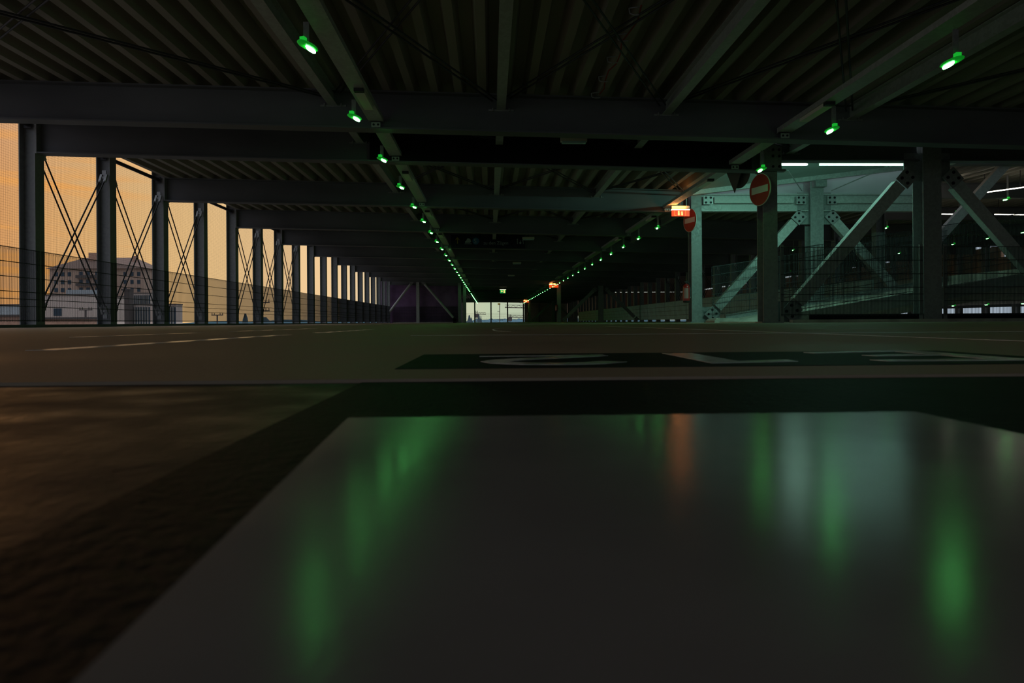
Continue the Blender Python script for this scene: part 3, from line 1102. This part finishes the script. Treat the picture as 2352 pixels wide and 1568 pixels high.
# cross beams of the right decks
for k in range(10):
    y = 18.1 + 5 * k
    o = i_beam_x(12.3, 31.4, y, lambda x: 4.22, lambda x: 4.74).build('deck_beam', 'beam_steel', rebase=(22, y, 4.2))
    tag(o, 'dark ceiling beam over the raised deck, %s from the camera' % ORD[k], 'beam', 'raised deck beams')
# tall leaning brace of the next frame to the right
o = thing('diagonal_brace', (12.05, 18.1, 1.9), 'tall leaning steel brace behind the ramp, crossing the dark right brace', 'brace')
fl = MB()
a, b = Vector((12.15, 18.6, 1.95)), Vector((14.5, 18.6, 4.45))
fl.bar(a + Vector((0, -.075, 0)), b + Vector((0, -.075, 0)), .24, .014, up=(0, 1, 0)).bar(a, b, .014, .15, up=(0, 1, 0))
sd = (b - a).normalized().cross(Vector((0, 1, 0)))
for s in (-1, 1):
    fl.bar(a + sd * s * .113, b + sd * s * .113, .014, .16, up=(0, 1, 0))
fl.build('strut', 'galvanised_light', o, rebase=o.location)
MB().box(11.95, 12.32, 18.255, 18.52, 1.75, 2.1).build('splice_plate', 'galvanised', o, rebase=o.location)
# strip lights of the right decks
for k, (a, b) in enumerate((((16.55, 25.2, 4.02), (18.0, 25.2, 4.0)), ((19.1, 25.2, 4.0), (20.6, 25.2, 3.98)), ((15.0, 22.0, 5.1 - .4), (15.6, 22.6, 4.70)),
                            ((16.2, 22.0, 4.20), (16.9, 21.0, 4.20)), ((13.9, 24.5, 3.95), (13.9, 27.0, 3.95)))):
    o = thing('strip_light', a, 'faint lit strip light over the raised deck, %s from the left' % ORD[k], 'strip light', 'raised deck strip lights')
    MB().bar(a, b, .035, .03).build('tube', 'led_tube_dim', o, rebase=a)
    h_ = MB()
    for t in (.1, .9):
        p = Vector(a).lerp(Vector(b), t)
        h_.bar(p, (p.x, p.y, 4.87), .015, .015)
    h_.build('hanger', 'rod', o, rebase=a)

# ------------------------------------------------------------------ wall closing the window side
structure('wall_end_left', MB().box(-9.3, -2.45, WALL_Y + .5, WALL_Y + .7, 0, 3.9), 'purple_wall', 'dark purple wall closing the left bay row')
structure('baseboard_left', MB().box(-8.2, -2.6, WALL_Y - .12, WALL_Y + .06, 0, .075), 'concrete', 'pale kerb along the foot of the dark purple wall')
o = fence_mesh(6.0, along='x', h=1.40, pitch=.05, w=.012).build('mesh_fence', 'wire')
o.location = (-8.4, WALL_Y + .42, .035)
tag(o, 'mesh guard fence in front of the dark purple wall', 'fence')
for x, lab in ((-6.08, 'slim middle column before the dark purple wall'), (-2.55, 'corner column at the right end of the dark purple wall'), (-2.12, 'lane column just right of the dark purple wall')):
    column(x, WALL_Y, zt(x) - .02, lab, 'purple wall columns', along='y', d=.28, b=.26, m='galvanised_light' if x < -6 else 'galvanised')
for s, xe in ((-1, -8.95), (1, -2.95)):
    o = thing('diagonal_brace', (xe, WALL_Y, .2), '%s leaning brace before the dark purple wall' % ('left' if s < 0 else 'right'), 'brace', 'purple wall braces')
    p, q = Vector((-6.08 + s * .42, WALL_Y - .28, 3.50)), Vector((xe, WALL_Y - .28, .28))
    d = (q - p).normalized()
    MB().tube(p + d * .3, q - d * .2, .10, 12).build('strut', 'galvanised_light', o, rebase=o.location)
    MB().bar(p, p + d * .34, .24, .03, up=(0, 1, 0)).build('splice_plate', 'galvanised', o, rebase=o.location)
    MB().bar(q - d * .3, q + d * .12, .26, .06, up=(0, 1, 0)).box(q.x - .16, q.x + .16, q.y - .03, q.y + .03, 0, .3).build('foot_gusset', 'bolt', o, rebase=o.location)
structure('wall_back_left', MB().box(-4.45, -4.3, WALL_Y + .7, END_Y - .5, 0, 3.7), 'purple_wall', 'side wall behind the corner of the purple wall')

# ------------------------------------------------------------------ far end opening
for k, x in enumerate((-4.85, -2.32, .20, 2.77, 5.25, 7.7, 10.2)):
    column(x, END_Y, zb(x) + .2, 'slim dark post of the bright end opening, %s from the left' % ORD[k], 'end opening posts', along='y', d=.28, b=.20, m='beam_steel')
structure('trim_3', MB().box(-9, 12.1, END_Y - .15, END_Y + .15, 3.10, 3.95), 'beam_steel', 'dark lintel beam over the bright end opening')
ef = fence_mesh(2.42, pitch=.12, w=.008, along='x')
for k, x in enumerate((-4.8, -2.27, .25, 2.82)):
    o = ef.build('mesh_fence', 'wire') if k == 0 else o.copy()
    if k:
        col.objects.link(o)
    o.location = (x, END_Y + .1, .13)
    tag(o, 'mesh guard panel in the bright end opening, %s from the left' % ORD[k], 'fence', 'end opening fence panels')

# ------------------------------------------------------------------ paint on the floor
zf = 0.0006
zn = -.0024
SC = 1.052
tag(MB().box(-.113, .62, .02, SEAM - .002, -.003, zn).build('floor_marking', 'dark_paint', rebase=(.2, .3, 0)), 'black paint field around the pale bar nearest to the camera', 'floor marking')
tag(MB().prism([(-.060, -.12), (.236, -.12), (.236, .372), (-.077, .372), (-.060, .10)], 'z', zn, zn + .0012).build('floor_marking', 'white_paint', rebase=(.08, .1, 0)),
    'wide glossy pale painted bar nearest to the camera', 'floor marking')
tag(MB().box(-.102, .705, .734, 1.058, 0, zf).build('floor_marking', 'dark_paint', rebase=(.3, .9, 0)), 'dark painted strip under the bay number', 'floor marking')
zg = .0012


def glyph(polys, label):
    mb = MB()
    for p in polys:
        mb.prism(p, 'z', zf, zg)
    c = polys[0][0]
    tag(mb.build('floor_lettering', 'letter_paint', rebase=(c[0], c[1], 0)), label, 'lettering', 'bay number on the dark strip')


# E 7 2 seen upside down from here, so the 2 comes first
two = []


def ribbon(pts, w):
    out = []
    for i, (x, y) in enumerate(pts):
        a = Vector(pts[max(0, i - 1)])
        b = Vector(pts[min(len(pts) - 1, i + 1)])
        d = (b - a).normalized()
        out.append((Vector((x, y)), Vector((-d.y, d.x))))
    return [[tuple(p + n_ * w / 2), tuple(q + m_ * w / 2), tuple(q - m_ * w / 2), tuple(p - n_ * w / 2)] for (p, n_), (q, m_) in zip(out, out[1:])]


w = .036
pth = [(.155, .985), (.125, .962), (.09, .932)]
arc = [(.152, .832), (.125, .802), (.085, .793), (.045, .800), (.015, .822), (.006, .850), (.020, .880), (.060, .912), (.100, .938), (.138, .965), (.156, .982)]
polys = ribbon(arc, w) + [[(-.015, .972), (.166, .978), (.166, 1.006), (-.015, .986)]]
glyph(polys, 'pale painted digit 2 of the bay number, upside down from here')
glyph([[(.262, 1.032), (.306, 1.030), (.300, .815), (.256, .780)], [(.256, .780), (.300, .815), (.370, .842), (.366, .800)]], 'pale painted digit 7 of the bay number, upside down from here')
glyph([[(.622, 1.062), (.664, 1.066), (.655, .788), (.612, .790)], [(.475, 1.020), (.622, 1.062), (.622, 1.028), (.480, .995)], [(.515, .930), (.618, .950), (.618, .915), (.520, .902)],
       [(.465, .822), (.615, .826), (.612, .790), (.470, .792)]], 'pale painted letter E of the bay number, upside down from here')


def line(x0, x1, y0, y1, label):
    tag(MB().box(x0, x1, y0, y1, 0, .0006).build('floor_line', 'line_paint', rebase=((x0 + x1) / 2, (y0 + y1) / 2, 0)), label, 'floor marking', 'painted bay lines', kind='thing')


line(-.905, -.845, 1.36, 2.95, 'white painted bay line shining on the left floor, nearest piece')
line(-.90, -.845, 3.5, 5.0, 'white painted bay line on the left floor, second piece')
line(-1.66, -1.60, 2.75, 3.9, 'short white painted line farther left on the floor')
line(-1.66, -1.60, 4.4, 6.4, 'long thin white painted line toward the window side columns')
line(1.185, 1.215, 1.3, 7.0, 'thin pale painted line running away on the right floor')
line(-.3, 2.6, 2.595, 2.625, 'thin pale painted line crossing the floor to the right')
# curved thin line in the lane
cv = MB()
for p in ribbon([(.02 + .10 * (1 - math.cos(a)) , 3.4 + 1.8 * math.sin(a) * .5 + 1.0) for a in [math.radians(-80 + 16 * i) for i in range(11)]], .012):
    cv.prism(p, 'z', 0, .0006)
tag(cv.build('floor_line', 'line_paint', rebase=(.05, 4.4, 0)), 'thin curved pale line in the lane middle', 'floor marking', kind='thing')

# ------------------------------------------------------------------ outside
structure('ground', MB().box(-1500, 1500, -300, 2600, -9.0, -8.5), 'out_ground', 'city ground far below the car park')


def out(px, y):                                   # x of a sight line towards a far place at depth y
    return math.tan(math.atan((px - 1176.0) / 1568.0) + YAW) * y


def hh(py, y, px=1125):
    depth = y * math.cos(YAW) + out(px, y) * math.sin(YAW)
    return (739.3 - .0062 * (px - 1125) - py) / 1568.0 * depth + .05


# apartment block
Y0 = 280
APT = hh(617, 280, 114)
xa, xb = out(114, 280), out(331, 280)
o = thing('apartment_block', ((xa + xb) / 2, Y0, -8.5), 'grey apartment block with hipped roof and balconies behind the window side', 'building')
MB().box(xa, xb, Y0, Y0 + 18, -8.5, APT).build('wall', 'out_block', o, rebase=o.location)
rf = MB()
vv = [(xa - 1, Y0 - 1, APT), (xb + 1, Y0 - 1, APT), (xb + 1, Y0 + 19, APT), (xa - 1, Y0 + 19, APT), (xa + 9, Y0 + 9, APT + 5.2), (xb - 8, Y0 + 9, APT + 5.2)]
rf.add(vv, [(0, 1, 5, 4), (1, 2, 5), (2, 3, 4, 5), (3, 0, 4), (0, 3, 2, 1)])
rfo = rf.build('roof', 'out_roof', o, rebase=o.location)
MB().box(xa + 12, xa + 15, Y0 + 6, Y0 + 8, APT + 2.5, APT + 7).build('chimney', 'out_brick', rfo, rebase=o.location)
MB().box(xb - 7, xb - 5.5, Y0 + 5, Y0 + 7, APT + 1.5, APT + 5.5).build('chimney', 'out_brick', rfo, rebase=o.location)
for fl_ in range(5):
    z = APT - 3.6 - fl_ * 3.2
    for i in range(3):
        MB().box(xa + 2 + i * 2.6, xa + 3.4 + i * 2.6, Y0 - .15, Y0, z + .6, z + 2.2).build('window', 'out_glass', o, rebase=o.location)
    for i in range(2):
        x = xa + 11 + i * 6.4
        MB().box(x, x + 5.8, Y0 - 1.3, Y0, z - .2, z + .9).build('balcony', 'out_dark', o, rebase=o.location)
        MB().box(x + .8, x + 2.2, Y0 - .15, Y0, z + .9, z + 2.4).build('window', 'out_glass', o, rebase=o.location)
        MB().box(x + 3.6, x + 5.0, Y0 - .15, Y0, z + .9, z + 2.4).build('window', 'out_glass', o, rebase=o.location)
    for i in range(3):
        MB().box(xb - 8 + i * 2.7, xb - 6.8 + i * 2.7, Y0 - .15, Y0, z + .6, z + 2.2).build('window', 'out_glass', o, rebase=o.location)
# white hall
Y1 = 150
xa, xb = out(100, 150), out(211, 150)
WH = hh(678, 150, 150)
o = thing('white_hall', ((xa + xb) / 2, Y1, -8.5), 'pale flat roofed hall with one dark window behind the window side', 'building')
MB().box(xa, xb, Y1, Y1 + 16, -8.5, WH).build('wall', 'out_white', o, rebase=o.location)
MB().box(xa - .2, xb + .2, Y1 - .2, Y1 + 16.2, WH, WH + .25).build('parapet', 'out_dark', o, rebase=o.location)
MB().box(out(123.5, 150), out(142, 150), Y1 - .12, Y1, hh(725, 150, 130), hh(708, 150, 130)).build('window', 'out_glass', o, rebase=o.location)
MB().box(out(123.5, 150), out(142, 150), Y1 - .3, Y1, hh(733, 150, 130), hh(730, 150, 130)).build('awning', 'out_dark', o, rebase=o.location)
MB().box(xa + 3.0, xb - 2, Y1 + 3, Y1 + 9, WH + .25, WH + 1.3).build('roof_unit', 'out_panel', o, rebase=o.location)
# glass building and its neighbours
for (p0, p1, py, Yb, m, lab, nm) in ((215, 252, 702, 170, 'out_glass', 'blue glass building beside the pale hall', 'glass_building'),
                                     (302, 346, 700, 150, 'out_white', 'office with upright pale fins and glass front', 'office_building'),
                                     (297, 346, 674, 190, 'out_white', 'pale upper block behind the office with fins', 'office_block'),
                                     (384, 405, 700, 150, 'out_white', 'slim office wing with fins, right of the finned office', 'office_wing'),
                                     (-40, 48, 702, 118, 'out_panel', 'blue grey shed at the left edge of the window side', 'panel_shed'),
                                     (100, 205, 733, 90, 'out_brick', 'long low brick wall in front of the pale hall', 'brick_wall_building'),
                                     (-40, 50, 727, 95, 'out_brick', 'low brick building at the left edge', 'brick_building')):
    xa, xb = out(p0, Yb), out(p1, Yb)
    h = hh(py, Yb, p0)
    o = thing(nm, ((xa + xb) / 2, Yb, -8.5), lab, 'building')
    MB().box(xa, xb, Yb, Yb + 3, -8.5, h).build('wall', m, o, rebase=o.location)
    MB().box(xa - .1, xb + .1, Yb - .15, Yb + 3, h, h + .25).build('roof', 'out_dark', o, rebase=o.location)
    if 'fins' in lab:
        k = int((xb - xa) / .55)
        MB().box(xa + .1, xb - .1, Yb - .06, Yb, -6, h - .5).build('window', 'out_glass', o, rebase=o.location)
        for i in range(k):
            MB().box(xa + .2 + i * .55, xa + .38 + i * .55, Yb - .35, Yb - .06, -6, h - .4).build('fin', 'out_fin', o, rebase=o.location)
    elif m == 'out_glass':
        for i in range(5):
            MB().box(xa + i * (xb - xa) / 5, xa + .12 + i * (xb - xa) / 5, Yb - .1, Yb, -8, h).build('mullion', 'out_dark', o, rebase=o.location)
o = thing('stair_tower', (out(291, 148), 148, -8.5), 'slim dark stair tower beside the finned office', 'tower')
MB().box(out(286, 148), out(297, 148), 148, 149.8, -8.5, hh(667, 148, 291)).build('shaft', 'out_dark', o, rebase=o.location)
MB().box(out(279, 148), out(297.5, 148), 147.9, 149.8, hh(667, 148, 291), hh(663, 148, 291)).build('platform', 'out_dark', o, rebase=o.location)


def pole(px, y, py, lab, arms=(0, 2.2)):
    x, h = out(px, y), hh(py, y, px)
    o = thing('power_pole', (x, y, -8.5), lab, 'pole', 'power poles')
    MB().tube((x, y, -8.5), (x, y, h), .13, 8).build('mast', 'out_dark', o, rebase=o.location)
    for a in arms:
        ar = MB().box(x - 1.0, x + 1.0, y - .06, y + .06, h - a - .1, h - a + .05)
        for i in (-.9, -.5, .5, .9):
            ar.tube((x + i, y, h - a), (x + i, y, h - a + .4), .06, 6)
        ar.build('cross_arm', 'out_dark', o, rebase=o.location)


pole(197, 110, 711, 'power pole before the pale hall', (0,))
pole(499, 120, 723, 'power pole between the seventh and eighth window side columns', (0,))
pole(602, 90, 694, 'power pole with two cross arms behind the fence', (0, 1.1))


def tree(x, y, z0, h, r, lab, m='out_tree', column_=False):
    o = thing('cypress_tree' if column_ else 'broad_tree', (x, y, z0), lab, 'tree', 'trees beyond the car park')
    mb = MB()
    rng = random.Random(int(x * 10 + y))
    prof = []
    for i in range(9):
        t = i / 8
        rr = r * (math.sin(PI * min(1, .12 + .86 * t)) ** (.6 if column_ else .8)) * (1 - .55 * t if column_ else 1)
        prof.append((max(.05, rr * rng.uniform(.86, 1.12)), h * (.08 + .92 * t)))
    mb.lathe(prof, 14)
    mb.v = [(a + rng.uniform(-.12, .12) * r, b + rng.uniform(-.12, .12) * r, c + rng.uniform(-.02, .02) * h) for a, b, c in mb.v]
    mb.build('crown', m, o)
    MB().tube((0, 0, 0), (0, 0, h * .14), r * .12, 8).build('trunk', 'out_dark', o)


tree(out(563, 170), 170, -8.5, 8.5 + hh(721, 170, 563), 1.6, 'dark pointed tree behind the mesh between two rod crosses', column_=True)
tree(out(610, 190), 190, -8.5, 8.5 + hh(729, 190, 610), 2.6, 'rounded tree behind the mesh at the eighth window side column')
tree(out(1078, 330), 330, -8.5, 8.5 + hh(724, 330), 1.9, 'pair of poplars left in the end opening, broader tree', column_=True)
tree(out(1083, 335), 335, -8.5, 8.5 + hh(729, 335), 1.2, 'low tree beside the broader poplar in the end opening', column_=True)
tree(out(1100, 330), 330, -8.5, 8.5 + hh(722, 330), 1.3, 'tall slim poplar in the second pane of the end opening', column_=True)
tree(out(1104.5, 332), 332, -8.5, 8.5 + hh(725, 332), 1.0, 'slim poplar just right of the tallest one', column_=True)

# hills on the horizon
hb = MB()
rng = random.Random(3)
xs = [-1300 + i * 26 for i in range(101)]
pr = [(-1300, -9)] + [(x, 2.6 + 1.6 * math.sin(x * .013) + 1.2 * math.sin(x * .047 + 1) + rng.uniform(0, 2.0)) for x in xs] + [(1300, -9)]
hb.prism(pr, 'y', 1300, 1360)
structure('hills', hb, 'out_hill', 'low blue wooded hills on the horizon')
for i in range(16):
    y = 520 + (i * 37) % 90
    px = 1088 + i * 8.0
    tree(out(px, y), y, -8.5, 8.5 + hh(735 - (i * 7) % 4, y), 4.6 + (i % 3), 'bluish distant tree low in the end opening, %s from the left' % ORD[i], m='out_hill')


def crane(px, y, py_mast, py_jib, pl, pr_, lab):
    x = out(px, y)
    z = hh(py_jib, y)
    o = thing('tower_crane', (x, y, -8.5), lab, 'crane', 'tower cranes beyond the end opening')
    mb = MB()
    zt_ = hh(py_mast, y)
    for dx in (-.5, .5):
        mb.bar((x + dx, y, -8.5), (x + dx, y, zt_), .3, .3)
    k = 0
    zz = -8.5
    while zz < zt_ - 2:
        mb.bar((x - .5, y, zz), (x + .5, y, zz + 2), .15, .15)
        zz += 2
    mb.build('mast', 'out_crane', o, rebase=o.location)
    j = MB()
    xl, xr = out(pl, y), out(pr_, y)
    j.bar((xl, y, z), (xr, y, z - .4), .35, .35).bar((xl, y, z + 1.1), (xr, y, z + .7), .2, .2)
    nseg = max(4, int((xr - xl) / 2.2))
    for i in range(nseg):
        a = xl + (xr - xl) * i / nseg
        b = xl + (xr - xl) * (i + .5) / nseg
        c = xl + (xr - xl) * (i + 1) / nseg
        j.bar((a, y, z), (b, y, z + 1.0), .13, .13).bar((b, y, z + 1.0), (c, y, z), .13, .13)
    j.build('jib', 'out_crane', o, rebase=o.location)
    MB().box(x - 1.2, x + 1.2, y - 1, y + 1, z - 2.2, z - .2).build('cab', 'out_dark', o, rebase=o.location)


crane(1095, 420, 713, 720.5, 1092, 1116, 'tower crane in the second pane of the end opening')
crane(1171, 380, 722, 728, 1168, 1206, 'low tower crane in the right pane of the end opening')
crane(1230, 300, 700, 706, 1160, 1236, 'large crane jib high in the right pane of the end opening')
o = thing('lamp_mast', (out(1148, 130), 130, -8.5), 'thin mast with yellow sign in the third pane of the end opening', 'mast')
MB().tube((out(1148, 130), 130, -8.5), (out(1148, 130), 130, hh(698, 130)), .07, 8).build('mast', 'out_dark', o, rebase=o.location)
MB().box(out(1143.5, 130), out(1149.5, 130), 129.95, 130.05, hh(700, 130), hh(696.5, 130)).build('sign_plate', 'sign_yellow', o, rebase=o.location)
MB().box(out(1142.5, 130), out(1148, 130), 129.97, 130.03, hh(715.5, 130), hh(714.6, 130)).build('arm', 'out_dark', o, rebase=o.location)
